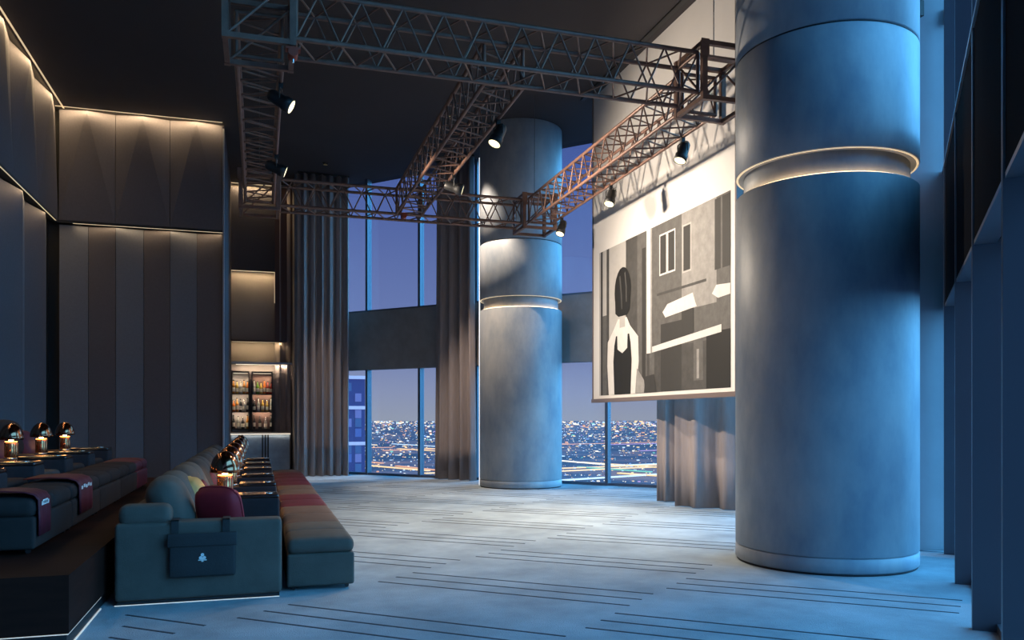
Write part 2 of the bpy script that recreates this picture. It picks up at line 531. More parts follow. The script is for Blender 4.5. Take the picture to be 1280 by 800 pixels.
strip_light('led_glow', wall_alcove, (-0.68, AY - 0.27, 3.518), (0.58, AY - 0.27, 3.518), (0, 0.4, -1), 5, WARM)
cano = thing('bar_canopy', 'slim metal-edged shelf hanging above the bar counter', 'canopy', (0, AY - 0.35, 2.93))
part('board', MB().box(-0.71, 0.84, -0.20, 0.35, 0.0, 0.035), M['black'], cano)
part('edge_trim', MB().box(-0.71, 0.84, -0.215, -0.20, -0.005, 0.04), M['steel_edge'], cano)
part('led_strip', MB().box(-0.6, 0.8, 0.10, 0.13, -0.012, 0.0), M['led_bar'], cano)
strip_light('led_glow', cano, (-0.6, 0.12, -0.015), (0.78, 0.12, -0.015), (0, 0.5, -1), 8, (1, 0.76, 0.52))

bar = thing('bar_counter', 'bar counter with glowing top edge and marble front with black stripes', 'bar', (0, 22.2, 0))
part('body', MB().box(-0.70, 0.76, 0.02, 0.55, 0, 1.06), M['marble'], bar)
part('worktop', MB().box(-0.71, 0.78, -0.02, 0.57, 1.085, 1.11), M['alcove'], bar)
part('led_strip', MB().box(-0.71, 0.78, -0.022, 0.3, 1.06, 1.085), M['led_bar'], bar)
strip_light('led_glow', bar, (-0.70, -0.012, 1.05), (0.77, -0.012, 1.05), (0, 0.12, -1), 0.8, (1, 0.9, 0.78), 0.02)
for xx in (-0.52, -0.44, 0.06, 0.13, 0.20):
    part('stripe', MB().box(xx, xx + 0.035, 0.005, 0.02, 0, 1.06), M['black'], bar)

# two bottle racks with three boards each, and the bottles on them
bottle_cols = {'amber': (0.62, 0.25, 0.05), 'orange': (0.72, 0.20, 0.04), 'red': (0.55, 0.05, 0.03), 'green': (0.16, 0.32, 0.05),
               'dark': (0.03, 0.03, 0.03), 'clear': (0.42, 0.40, 0.36), 'gold': (0.65, 0.42, 0.10)}
BM = {k_: mat('bottle_' + k_, v_, 0.15, spec=0.7) for k_, v_ in bottle_cols.items()}
LABELM = mat('bottle_label', (0.80, 0.72, 0.58), 0.6)
def rack(x0, x1, side):
    t = thing('bottle_rack', 'dark wall rack with bottles, %s of the two behind the bar' % side, 'shelf', (0, AY, 0), 'racks behind the bar')
    part('back_panel', MB().box(x0, x1, -0.03, -0.001, 1.12, 2.74), M['copperwall'] if side == 'right' else M['alcove'], t)
    for xx in (x0, x1 - 0.02):
        part('upright', MB().box(xx, xx + 0.02, -0.26, -0.03, 1.12, 2.74), M['black'], t)
    for z in (1.20, 1.66, 2.14):
        part('board', MB().box(x0 + 0.02, x1 - 0.02, -0.26, -0.03, z - 0.02, z), M['black'], t)
        strip_light('rack_fill', t, (x0 + 0.04, -0.245, z + 0.43), (x1 - 0.04, -0.245, z + 0.43), (0, 0.7, -1), 1.6, (1, 0.80, 0.58), 0.015)  # unseen lights added under the boards to brighten the bottles
    part('board', MB().box(x0 + 0.02, x1 - 0.02, -0.26, -0.03, 2.70, 2.74), M['black'], t)
    part('led_strip', MB().box(x0 + 0.04, x1 - 0.04, -0.10, -0.08, 2.688, 2.70), M['led_bar'], t)
    return t
rack(-0.71, -0.26, 'left')
rack(-0.20, 0.34, 'right')
bmesh_cache = {}
def bottle(colour, x, z, shape, label, grp):
    key = (colour, shape)
    if key not in bmesh_cache:
        h = 0.30 + 0.03 * shape
        r = 0.042 - 0.004 * shape
        body = MB().lathe([(0.001, 0), (r, 0), (r, h * .58), (r * .85, h * .66), (0.014, h * .78), (0.014, h * .96), (0.001, h * .96)], 14)
        lab = MB().lathe([(r + .0012, h * .16), (r + .0012, h * .46)], 14)
        cap = MB().lathe([(0.001, h * .96), (0.017, h * .96), (0.017, h * 1.04), (0.001, h * 1.04)], 10)
        bmesh_cache[key] = (body.mesh('glass_body', BM[colour]), lab.mesh('paper_label', LABELM), cap.mesh('cap', M['black'] if shape else M['chrome']))
    t = thing('bottle', label, 'bottle', (x, AY - 0.15, z), grp)
    gb = link('glass_body', bmesh_cache[key][0], t)
    link('paper_label', bmesh_cache[key][1], gb)
    link('cap', bmesh_cache[key][2], gb)
shelf_fill = {
    ('left', 'upper'): (['amber', 'gold', 'clear', 'amber', 'orange'], -0.68, 2.14), ('left', 'middle'): (['orange', 'amber', 'dark', 'clear', 'dark'], -0.68, 1.66),
    ('left', 'lower'): (['dark', 'clear', 'dark', 'amber'], -0.68, 1.20),
    ('right', 'upper'): (['clear', 'green', 'gold', 'orange', 'red', 'red'], -0.155, 2.14), ('right', 'middle'): (['dark', 'clear', 'gold', 'gold', 'clear'], -0.155, 1.66),
    ('right', 'lower'): (['dark', 'dark', 'clear', 'dark'], -0.155, 1.20)}
for (sd, lv), (cols, x0, z) in shelf_fill.items():
    span = 0.375 if sd == 'left' else 0.46
    for i, cname in enumerate(cols):
        xx = x0 + 0.02 + (span - 0.02) * i / (len(cols) - 1)
        bottle(cname, xx, z, (i * 2 + len(lv)) % 3, '%s bottle, %s from left on the %s board of the %s bar rack' % (cname, ORD[i], lv, sd), 'bottles behind the bar')

# ------------------------------------------------------------------ columns
def column(c, label, strip=False):
    t = thing('round_column', label, 'column', (c.x, c.y, 0))
    r = CR
    def drum(name, z0, z1, rr, m, bev=0.012):
        part(name, MB().lathe([(0.001, z0), (rr - bev, z0), (rr, z0 + bev), (rr, z1 - bev), (rr - bev, z1), (0.001, z1)], 96), m, t)
    drum('base_joint', 0.0, 0.02, r - 0.015, M['joint'], 0.002)
    drum('skirting', 0.02, 0.165, r, M['plaster'])
    drum('lower_drum', 0.167, 3.82, r, M['plaster'])
    drum('groove_core', 3.80, 4.08, r - 0.085, M['plaster'], 0.002)
    drum('middle_drum', 4.05, 5.235, r, M['plaster'])
    drum('joint_ring', 5.23, 5.255, r - 0.012, M['joint'], 0.002)
    drum('upper_drum', 5.25, CEIL, r, M['plaster'])
    for z0, z1, r0, r1, m_ in ((3.815, 3.832, 0.082, 0.04, 'led_ring'), (4.046, 4.055, 0.030, 0.010, 'led')):
        part('led_ring', MB().lathe([(r - r0, z0), (r - r1, z0), (r - r1, z1), (r - r0, z1)], 96), M[m_], t)
    if strip:
        d = Vector((-0.955, 0.296)) * (r + 0.006)
        part('light_strip', MB().box(d.x - 0.010, d.x + 0.010, d.y - 0.010, d.y + 0.010, 0.02, 7.2), M['led_white'], t)
    return t
column(COL1, 'massive blue-lit plaster column at right with glowing groove ring', False)
column(COL2, 'grey plaster column in front of the back windows with glowing ring', True)

# pier beside the right facade
pr = struct('trim_1', MB().obox((6.99, 7.50), (7.44, 7.36), (0.14, 0.0), 0, CEIL), M['pier'], 'pale flat pier beside the right-hand facade behind the big column', 'pier')
part('dark_edge', MB().obox((6.93, 7.51), (6.985, 7.495), (0.12, 0.0), 0, CEIL), M['copperwall'], pr)
for sx_ in (6.98, 7.38):
    part('bracket', MB().box(sx_, sx_ + 0.05, 7.28, 7.36, 5.95, 6.12), M['black'], pr)

# ------------------------------------------------------------------ curtains
def curtain(label, p0, p1, z0, z1, folds, amp, flare=1.0, seed=0):
    rr = random.Random(seed)
    p0, p1 = Vector(p0), Vector(p1)
    d = p1 - p0
    n = Vector((-d.y, d.x)).normalized()
    nx, nz = folds * 10, 10
    ph = [rr.uniform(-0.5, 0.5) for _ in range(folds + 2)]
    am = [rr.uniform(0.55, 1.15) for _ in range(folds + 2)]
    vs_, fs = [], []
    mid = (p0 + p1) / 2
    for i in range(nx + 1):
        t = i / nx
        u = t * folds
        k_ = int(u)
        fr = u - k_
        a = am[k_] * (1 - fr) + am[k_ + 1] * fr
        phs = ph[k_] * (1 - fr) + ph[k_ + 1] * fr
        off = amp * a * math.sin(2 * PI * u + phs) + 0.25 * amp * math.sin(4.7 * PI * u + 1)
        for j in range(nz + 1):
            s_ = j / nz
            z = z1 + (z0 - z1) * s_
            fl = 1 + (flare - 1) * s_ ** 1.5
            p = mid + (p0 + d * t - mid) * fl + n * off * (0.75 + 0.35 * s_)
            vs_.append((p.x - mid.x, p.y - mid.y, z))
    for i in range(nx):
        for j in range(nz):
            a = i * (nz + 1) + j
            fs.append((a, a + 1, a + nz + 2, a + nz + 1))
    mb = MB().add(vs_, fs, True)
    t_ = thing('curtain', label, 'curtain', (mid.x, mid.y, 0), 'floor-length grey curtains')
    o = part('drape', mb, M['curtain'], t_)
    sm = o.modifiers.new('thickness', 'SOLIDIFY')
    sm.thickness = 0.012
    q0, q1 = p0 - mid, p1 - mid
    part('track', MB().obox(q0, q1, (0.03, 0.03), z1, z1 + 0.04), M['black'], t_)
    return t_
curtain('wide pleated mauve-grey curtain between bar alcove and back windows', (0.92, 21.35), (2.22, 21.42), 0.01, CEIL - 0.05, 6, 0.13, 1.0, 4)
curtain('narrow curtain hanging behind the right end of the bar', (0.40, 23.02), (0.82, 22.95), 0.01, CEIL - 0.05, 2, 0.05, 1.0, 2)
curtain('gathered grey curtain to the left of the back column', (4.12, 19.55), (4.86, 18.75), 0.01, CEIL - 0.05, 4, 0.11, 1.12, 5)
curtain('narrow pale curtain stack behind the lower edge of the screen', (6.78, 13.15), (7.12, 12.80), 0.01, CEIL - 0.05, 2, 0.06, 1.0, 8)
curtain('wide taupe curtain under the screen, lit beside the big column', (6.66, 12.28), (7.75, 11.05), 0.01, CEIL - 0.05, 3, 0.12, 1.0, 11)

# ------------------------------------------------------------------ truss rig
TB, TS = 5.20, 0.45
TX = (0.0, 2.6, 5.1)
TY = (8.46, 15.0)
HB = 0.34                      # half size of corner blocks
brace_cache = {}
def rod_mesh(name, vec, r):
    key = (name, tuple(round(c, 4) for c in vec), r)
    if key not in brace_cache:
        brace_cache[key] = MB().tube((0, 0, 0), vec, r, 6).mesh(name, M['truss'])
    return brace_cache[key]
def truss(label, p, q, step=0.21):
    p, q = Vector(p), Vector(q)
    L = (q - p).length
    d = (q - p) / L
    s_ = Vector((-d.y, d.x, 0))
    up = Vector((0, 0, 1))
    t = thing('lighting_truss', label, 'truss', (p.x, p.y, TB), 'trusses of the lighting rig')
    h = TS / 2
    ch = {}
    for a in (-1, 1):
        for b in (0, 1):
            base = s_ * (h * a) + up * (TS * b)
            ch[(a, b)] = base
            link('chord', rod_mesh('chord', d * L, 0.026), t, base)
    n = max(2, int(round(L / step)))
    st = L / n
    faces = [((-1, 0), (1, 0)), ((-1, 1), (1, 1)), ((-1, 0), (-1, 1)), ((1, 0), (1, 1))]
    for A, B in faces:
        for i in range(n):
            a, b = (A, B) if i % 2 == 0 else (B, A)
            s0 = ch[a] + d * (st * i)
            link('brace', rod_mesh('brace', ch[b] + d * (st * (i + 1)) - s0, 0.011), t, s0)
    for k_ in (0, 1):
        for A, B in faces:
            link('end_bar', rod_mesh('end_bar', ch[B] - ch[A], 0.022), t, ch[A] + d * (L * k_))
    return t
def corner_block(label, x_, y_):
    t = thing('truss_corner', label, 'truss corner', (x_, y_, TB + TS / 2), 'corner blocks of the lighting rig')
    h = HB - 0.03
    for a in (-1, 1):
        for b in (-1, 1):
            part('post', MB().box(a * h - 0.03, a * h + 0.03, b * h - 0.03, b * h + 0.03, -HB, HB), M['truss'], t)
            part('rail', MB().box(-h, h, a * h - 0.025, a * h + 0.025, b * h - 0.025, b * h + 0.025), M['truss'], t)
            part('rail', MB().box(a * h - 0.025, a * h + 0.025, -h, h, b * h - 0.025, b * h + 0.025), M['truss'], t)
    for a in (-1, 1):
        part('cross_brace', MB().tube((-h, a * h, -h), (h, a * h, h), 0.014, 6), M['truss'], t)
        part('cross_brace', MB().tube((a * h, -h, -h), (a * h, h, h), 0.014, 6), M['truss'], t)
        part('gusset', MB().box(a * h - 0.05, a * h + 0.05, -h - 0.034, -h - 0.026, h - 0.16, h + 0.03), M['truss'], t)
    part('cable', MB().tube((0, 0, HB - 0.06), (0, 0, CEIL - TB - TS / 2), 0.006, 6), M['cable'], t)
    part('top_plate', MB().box(-h, h, -0.05, 0.05, HB - 0.055, HB - 0.03), M['truss'], t)
    return t
x0, x1 = TX[0], TX[2]
truss('front lighting truss crossing the hall nearest the camera', (x0 + HB, TY[0], 0), (x1 - HB, TY[0], 0))
truss('rear lighting truss crossing in front of the back column', (x0 + HB, TY[1], 0), (x1 - HB, TY[1], 0))
truss('left-hand lighting truss running back above the sofas', (x0, TY[0] + HB, 0), (x0, TY[1] - HB, 0))
truss('middle lighting truss joining the front and rear trusses', (TX[1], TY[0] + 0.26, 0), (TX[1], TY[1] - 0.26, 0))
truss('right-hand lighting truss running alongside the screen', (x1, TY[0] + HB, 0), (x1, TY[1] - HB, 0))
for lab, xx, yy in (('truss corner block at front left above the sofas', x0, TY[0]), ('truss corner block at rear left before the curtain', x0, TY[1]),
                    ('truss corner block at front right beside the big column', x1, TY[0]), ('truss corner block at rear right before the back column', x1, TY[1])):
    corner_block(lab, xx, yy)
def coupler(label, x_, y_, z_):
    t = thing('truss_coupler', label, 'clamp', (x_, y_, z_), 'red truss couplers')
    part('jaw', MB().tube((0, -0.07, 0), (0, 0.07, 0), 0.048, 12), M['truss_red'], t)
    part('bolt', MB().tube((0, 0, -0.085), (0, 0, 0.07), 0.012, 8), M['chrome'], t)
    part('plate', MB().box(-0.07, 0.07, -0.05, 0.05, 0.03, 0.05), M['truss_red'], t)
coupler('red clamp under the middle truss where it meets the rear truss', TX[1] - 0.1, TY[1] - 0.29, TB - 0.05)
coupler('red clamp on the front left truss corner', x0 + HB - 0.03, TY[0] - HB + 0.03, TB - 0.19)

# spotlights under the trusses
def spot(label, x_, y_, aim, power, cone=48, blend=0.7, color=(1.0, 0.84, 0.66)):
    z_ = TB - 0.03
    t = thing('stage_spotlight', label, 'spotlight', (x_, y_, z_), 'spotlights on the truss rig')
    piv = Vector((0, 0, -0.22))
    dv = (Vector(aim) - (Vector((x_, y_, z_)) + piv)).normalized()
    q = dv.to_track_quat('-Z', 'Y').to_matrix().to_4x4()
    mtx = Matrix.Translation(piv) @ q
    part('clamp', MB().box(-0.03, 0.03, -0.03, 0.03, -0.06, 0.05), M['black'], t)
    ax = (q.to_3x3() @ Vector((1, 0, 0))) * 0.115
    ymb = MB().tube((0, 0, -0.05), ax + Vector((0, 0, -0.08)), 0.011, 6).tube((0, 0, -0.05), -ax + Vector((0, 0, -0.08)), 0.011, 6)
    ymb.tube(ax + Vector((0, 0, -0.08)), ax + piv, 0.011, 6).tube(-ax + Vector((0, 0, -0.08)), -ax + piv, 0.011, 6)
    part('yoke', ymb, M['black'], t)
    body = MB().lathe([(0.001, 0.19), (0.06, 0.185), (0.082, 0.15), (0.09, 0.04), (0.09, -0.04), (0.105, -0.06), (0.105, -0.17), (0.096, -0.17), (0.094, -0.10), (0.001, -0.10)], 24).xform(mtx)
    hs = part('housing', body, M['black'], t)
    part('lens', MB().lathe([(0.001, -0.150), (0.085, -0.158), (0.094, -0.165), (0.094, -0.13), (0.001, -0.13)], 24).xform(mtx), M['lens'], hs)
    d = bpy.data.lights.new('beam', 'SPOT')
    d.energy = power
    d.color = color
    d.spot_size = math.radians(cone)
    d.spot_blend = blend
    d.shadow_soft_size = 0.06
    o = bpy.data.objects.new('beam', d)
    col.objects.link(o)
    o.parent = t
    o.matrix_local = mtx @ Matrix.Translation((0, 0, -0.19))
    t.scale = (0.8, 0.8, 0.8)
    return t
spot('spotlight nearest the camera on the left-hand truss', 0.225, 9.35, (5.0, 8.4, 2.2), 150, 60, 1.0)
spot('spotlight farther back on the left-hand truss', 0.225, 11.9, (6.3, 11.7, 2.7), 1900, 66, 0.8)
spot('spotlight nearest the camera on the middle truss', 2.825, 9.7, (0.6, 8.9, 0.4), 130, 58, 1.0)
spot('spotlight farther back on the middle truss', 2.825, 12.1, (6.2, 11.3, 3.9), 620, 140, 0.4)
spot('spotlight beside the screen, nearest the camera on the right-hand truss', 5.325, 9.6, (3.2, 9.0, 0.0), 380, 75, 1.0)
spot('spotlight beside the screen, midway on the right-hand truss', 5.325, 11.9, (3.4, 10.6, 0.0), 1100, 90, 1.0)
spot('spotlight at the far end of the right-hand truss', 5.325, 14.1, (3.3, 12.8, 0.0), 1000, 90, 1.0)

# unseen ceiling lamps added to light the bar, curtains and back column
def fill(label, x_, y_, power, cone, aim=(0, 0)):
    t = thing('added_fill_lamp', label, 'fill', (x_, y_, CEIL - 0.012), 'ceiling lamps added as fill')
    part('trim_ring', MB().lathe([(0.055, 0.0), (0.085, 0.0), (0.085, 0.012), (0.055, 0.012)], 24), M['black'], t)
    part('glare_shield', MB().lathe([(0.054, -0.03), (0.056, -0.03), (0.056, 0.012), (0.054, 0.012)], 24), M['black'], t)
    part('lens', MB().lathe([(0.001, 0.004), (0.05, 0.004), (0.05, 0.010), (0.001, 0.010)], 20), M['lens'], t)
    d = bpy.data.lights.new('beam', 'SPOT')
    d.energy = power
    d.color = (1.0, 0.80, 0.62)
    d.spot_size = math.radians(cone)
    d.spot_blend = 0.6
    d.shadow_soft_size = 0.05
    o = bpy.data.objects.new('beam', d)
    col.objects.link(o)
    o.parent = t
    o.location = (0, 0, -0.045)
    o.rotation_euler = Vector((aim[0], aim[1], -1)).to_track_quat('-Z', 'Y').to_euler()
fill('unseen ceiling lamp added as downlight before the wide curtain by the bar', 1.55, 20.5, 1500, 24, (0.0, 0.025))
fill('unseen ceiling lamp added as downlight above the bar counter', 0.1, 21.4, 130, 30, (0.0, 0.05))
fill('unseen ceiling lamp added as downlight before the back column and its curtain', 3.75, 16.5, 1700, 54, (0.16, 0.10))

# ceiling slot along the screen
struct('trim_2', MB().box(6.02, 6.10, 7.6, 14.9, CEIL - 0.03, CEIL - 0.001), M['black'], 'black track recessed in the ceiling beside the screen', 'track')

# ------------------------------------------------------------------ hanging screen with its picture
SX = 6.25
scr = thing('projection_screen', 'tall white hanging screen showing a black and white street picture', 'screen', (SX, 0, 0))
part('cloth', MB().box(0.0, 0.07, 9.80, 14.79, 1.86, CEIL), M['screen'], scr)
fr_ = part('bottom_rail', MB().box(-0.03, 0.10, 9.76, 14.83, 1.79, 1.86), M['screen_frame'], scr)
part('edge_rail', MB().box(-0.012, 0.085, 14.79, 14.83, 1.86, CEIL), M['screen_frame'], scr)
part('edge_rail', MB().box(-0.012, 0.085, 9.76, 9.80, 1.86, CEIL), M['screen_frame'], scr)
PYL, PYR, PZ0, PZ1 = 14.50, 9.92, 1.92, 4.66
greys = {'white': .62, 'pale': .40, 'light': .26, 'mid': .10, 'grey': .058, 'dark': .035, 'black': .010}
gm = {k_: mat('print_' + k_, (v_ * 1.03, v_ * .99, v_ * .96), 0.7, var=0.18 if k_ in ('mid', 'grey', 'light') else 0.05, scale=7) for k_, v_ in greys.items()}
gl = list(gm)
pic = MB()
_lay = [0]
def poly(tone, pts):
    _lay[0] += 1
    xo = -0.001 - 0.00025 * _lay[0]
    vs_ = [(xo, PYL + (PYR - PYL) * u, PZ0 + (PZ1 - PZ0) * v) for u, v in pts]
    pic.add(vs_, [tuple(range(len(vs_)))], mi=gl.index(tone))
def rect(tone, u0, u1, v0, v1):
    poly(tone, [(u0, v0), (u1, v0), (u1, v1), (u0, v1)])
def blob(tone, cu, cv, ru, rv, n=20, a0=0.0):
    poly(tone, [(cu + ru * math.cos(2 * PI * i / n + a0), cv + rv * math.sin(2 * PI * i / n + a0)) for i in range(n)])
rect('mid', 0, 1, 0, 1)
# doorway at left
rect('pale', 0.0, 0.30, 0.0, 1.0)
rect('dark', 0.015, 0.035, 0, 1)
rect('grey', 0.075, 0.10, 0, 1)
rect('mid', 0.035, 0.075, 0.0, 0.55)
rect('grey', 0.26, 0.46, 0.0, 1.0)
rect('mid', 0.36, 0.44, 0.0, 1.0)
rect('dark', 0.40, 0.43, 0.0, 0.9)
# facade at right
rect('light', 0.70, 0.92, 0.45, 1.0)
for u0 in (0.545, 0.605):
    rect('white', u0 - 0.006, u0 + 0.051, 0.69, 0.935)
    rect('dark', u0, u0 + 0.045, 0.70, 0.925)
rect('pale', 0.705, 0.765, 0.66, 0.93)
rect('dark', 0.712, 0.758, 0.67, 0.92)
rect('dark', 0.91, 1.0, 0.62, 0.99)
rect('mid', 0.945, 0.955, 0.62, 0.99)
rect('grey', 0.52, 0.86, 0.575, 0.59)
rect('grey', 0.50, 1.0, 0.0, 0.26)
rect('dark', 0.55, 0.70, 0.0, 0.40)
rect('black', 0.86, 1.0, 0.0, 0.30)
rect('dark', 0.70, 0.78, 0.28, 0.50)
rect('mid', 0.78, 0.84, 0.05, 0.30)
rect('light', 0.80, 0.815, 0.06, 0.22)
poly('white', [(0.565, 0.47), (0.585, 0.435), (0.80, 0.455), (0.775, 0.535), (0.60, 0.51)])
poly('white', [(0.895, 0.50), (0.93, 0.47), (1.0, 0.475), (1.0, 0.53), (0.92, 0.54)])
poly('white', [(0.468, 0.24), (0.95, 0.29), (0.95, 0.33), (0.468, 0.275)])
rect('white', 0.440, 0.472, 0.24, 1.0)
rect('light', 0.472, 0.485, 0.24, 1.0)
# a plain passer-by seen from behind in a sleeveless dark dress
poly('white', [(0.10, 0.0), (0.085, 0.20), (0.09, 0.36), (0.15, 0.44), (0.19, 0.50), (0.27, 0.50), (0.30, 0.44), (0.37, 0.36), (0.375, 0.20), (0.35, 0.0)])
poly('black', [(0.155, 0.0), (0.145, 0.22), (0.155, 0.33), (0.17, 0.39), (0.182, 0.39), (0.185, 0.30), (0.23, 0.27), (0.275, 0.30), (0.278, 0.39), (0.292, 0.39), (0.305, 0.33), (0.315, 0.22), (0.305, 0.0)])
rect('pale', 0.205, 0.255, 0.44, 0.60)
blob('black', 0.232, 0.68, 0.075, 0.155)
poly('black', [(0.162, 0.64), (0.165, 0.54), (0.195, 0.515), (0.27, 0.515), (0.296, 0.545), (0.302, 0.64)])
poly('grey', [(0.20, 0.78), (0.215, 0.66), (0.222, 0.56), (0.23, 0.56), (0.226, 0.67), (0.214, 0.785)])
poly('mid', [(0.25, 0.79), (0.262, 0.70), (0.264, 0.60), (0.27, 0.60), (0.27, 0.70), (0.257, 0.80)])
poly('light', [(0.345, 0.0), (0.36, 0.16), (0.42, 0.08), (0.43, 0.0)])
poly('dark', [(0.42, 0.0), (0.43, 0.10), (0.50, 0.11), (0.52, 0.0)])
part('picture', pic, [gm[g] for g in gl], scr)

# ------------------------------------------------------------------ seating platform
PX, PFY, PH = -1.18, 5.90, 0.48
pf = thing('seating_platform', 'dark walnut platform with two glowing lines along its foot, carrying the rear sofas', 'platform', (PX, PFY, 0))
part('body', MB().box(-2.65, 0.0, 0.0, 9.2, 0.10, PH), M['platform'], pf)
part('plinth', MB().box(-2.65, -0.015, 0.015, 9.2, 0.008, 0.092), M['black'], pf)
for z in (0.0, 0.092):
    part('led_strip', MB().box(-2.65, -0.004, 0.004, 0.014, z, z + 0.006), M['led_floor'], pf)
    part('led_strip', MB().box(-0.014, -0.004, 0.014, 1.16, z, z + 0.006), M['led_floor'], pf)

# ------------------------------------------------------------------ sofas, poufs, consoles, lamps
lamp_cache = {}
def lamp(label, x_, y_, z_, scale=1.0):
    if not lamp_cache:
        shade = []
        for i in range(15):
            a = PI / 2 * (1 - i / 14)
            shade.append((0.15 * math.cos(a) + 0.0005, 0.265 + 0.215 * math.sin(a)))
        inner = [(r * 0.965, z - 0.006) for r, z in reversed(shade)]
        lamp_cache['shade'] = MB().lathe(shade + inner, 32).mesh('shade', M['copper'])
        lamp_cache['stem'] = MB().lathe([(0.001, 0.02), (0.076, 0.02), (0.080, 0.03), (0.080, 0.225), (0.072, 0.235), (0.001, 0.235)], 24).mesh('stem', M['copper_stem'])
        lamp_cache['base'] = MB().lathe([(0.001, 0.0), (0.090, 0.0), (0.092, 0.012), (0.080, 0.02), (0.001, 0.02)], 24).mesh('base', M['chrome'])
        lamp_cache['bulb'] = MB().lathe([(0.001, 0.235), (0.026, 0.238), (0.030, 0.255), (0.018, 0.285), (0.004, 0.30), (0.0005, 0.30)], 14).mesh('bulb', M['lampglow'])
        lamp_cache['fill_ring'] = MB().lathe([(0.035, 0.272), (0.138, 0.272), (0.138, 0.280), (0.035, 0.280)], 28).mesh('fill_ring', M['lampglow'])  # glowing ring added out of sight under the dome to light the stem
        bars = MB()
        for a in (0.2, 0.55, 0.9):
            bars.box(0.080 * math.sin(a) + 0.002, 0.080 * math.sin(a) + 0.010, -0.080 * math.cos(a) - 0.006, -0.080 * math.cos(a) + 0.002, 0.03, 0.22)
        lamp_cache['trim'] = bars.mesh('trim', M['chrome'])
    t = thing('dome_lamp', label, 'lamp', (x_, y_, z_), 'copper dome lamps beside the seats')
    ps = {nm: link(nm, lamp_cache[nm], t) for nm in ('base', 'stem', 'shade')}
    link('trim', lamp_cache['trim'], ps['stem'])
    link('bulb', lamp_cache['bulb'], ps['shade'])
    link('fill_ring', lamp_cache['fill_ring'], ps['shade'])
    t.scale = (scale, scale, scale)
    return t

def sofa_seat(label, xb, xf, y0, y1, z, m, grp):
    t = thing('modular_sofa', label, 'sofa', (xb, y0, z), grp)
    W, L = xf - xb, y1 - y0
    part('base', MB().rbox(0, W, 0.004, L - 0.004, 0.03, 0.25, 0.02), m, t)
    n = 1 if L < 1.0 else 2
    part('seat_cushion', MB().rbox(0.34, W, 0.004, L - 0.004, 0.25, 0.44, 0.05, 0.02), m, t)
    part('backrest', MB().rbox(0, 0.34, 0.004, L - 0.004, 0.25, 0.72, 0.08, 0.02), m, t)
    for k_ in range(n):
        a = 0.036 + (L - 0.066) * k_ / n
        b = 0.036 + (L - 0.066) * (k_ + 1) / n - 0.008
        mb = MB().rbox(-0.12, 0.15, a, b, -0.26, 0.26, 0.13, 0.03, 0.03)
        mb.xform(Matrix.Translation((0.36, 0, 0.715)) @ Matrix.Rotation(math.radians(-24), 4, 'Y'))
        part('back_cushion', mb, m, t)
    for yy in (0.08, L - 0.08):
        part('leg', MB().tube((W - 0.08, yy, 0), (W - 0.08, yy, 0.03), 0.025, 10), M['black'], t)
        part('leg', MB().tube((0.08, yy, 0), (0.08, yy, 0.03), 0.025, 10), M['black'], t)
    return t

def pouf(label, x0_, x1_, y0, y1, z, h, m, grp):
    t = thing('pouf', label, 'ottoman', (x0_, y0, z), grp)
    W, L = x1_ - x0_, y1 - y0
    part('base', MB().rbox(0, W, 0.003, L - 0.003, 0.035, h - 0.15, 0.025), m, t)
    n = 2 if L > 0.9 else 1
    for k_ in range(n):
        a = 0.003 + (L - 0.006) * k_ / n
        b = 0.003 + (L - 0.006) * (k_ + 1) / n
        part('cushion', MB().rbox(0, W, a, b, h - 0.16, h - 0.02, 0.06, 0.03), m, t)
    for xx in (0.06, W - 0.06):
        for yy in (0.08, L - 0.08):
            part('castor', MB().tube((xx, yy - 0.012, 0.018), (xx, yy + 0.012, 0.018), 0.018, 12), M['black'], t)
            part('castor_stem', MB().tube((xx, yy, 0.018), (xx, yy, 0.045), 0.006, 8), M['black'], t)
    return t

def console(label, x0_, x1_, yc, z, grp, h=0.675, tray=True, hw=0.19):
    t = thing('side_console', label, 'console', (x0_, yc, z), grp)
    W = x1_ - x0_
    part('body', MB().rbox(0, W, -hw, hw, 0.0, h, 0.03), M['consoleblue'], t)
    pad = part('armrest_pad', MB().rbox(W * 0.45, W - 0.005, -hw + 0.01, hw - 0.01, h - 0.01, h + 0.035, 0.02), M['blackgloss'], t)
    part('cup_ring', MB().lathe([(0.036, h + 0.034), (0.045, h + 0.034), (0.045, h + 0.042), (0.036, h + 0.042)], 18, W * 0.86, -0.05), M['chrome'], pad)
    return t

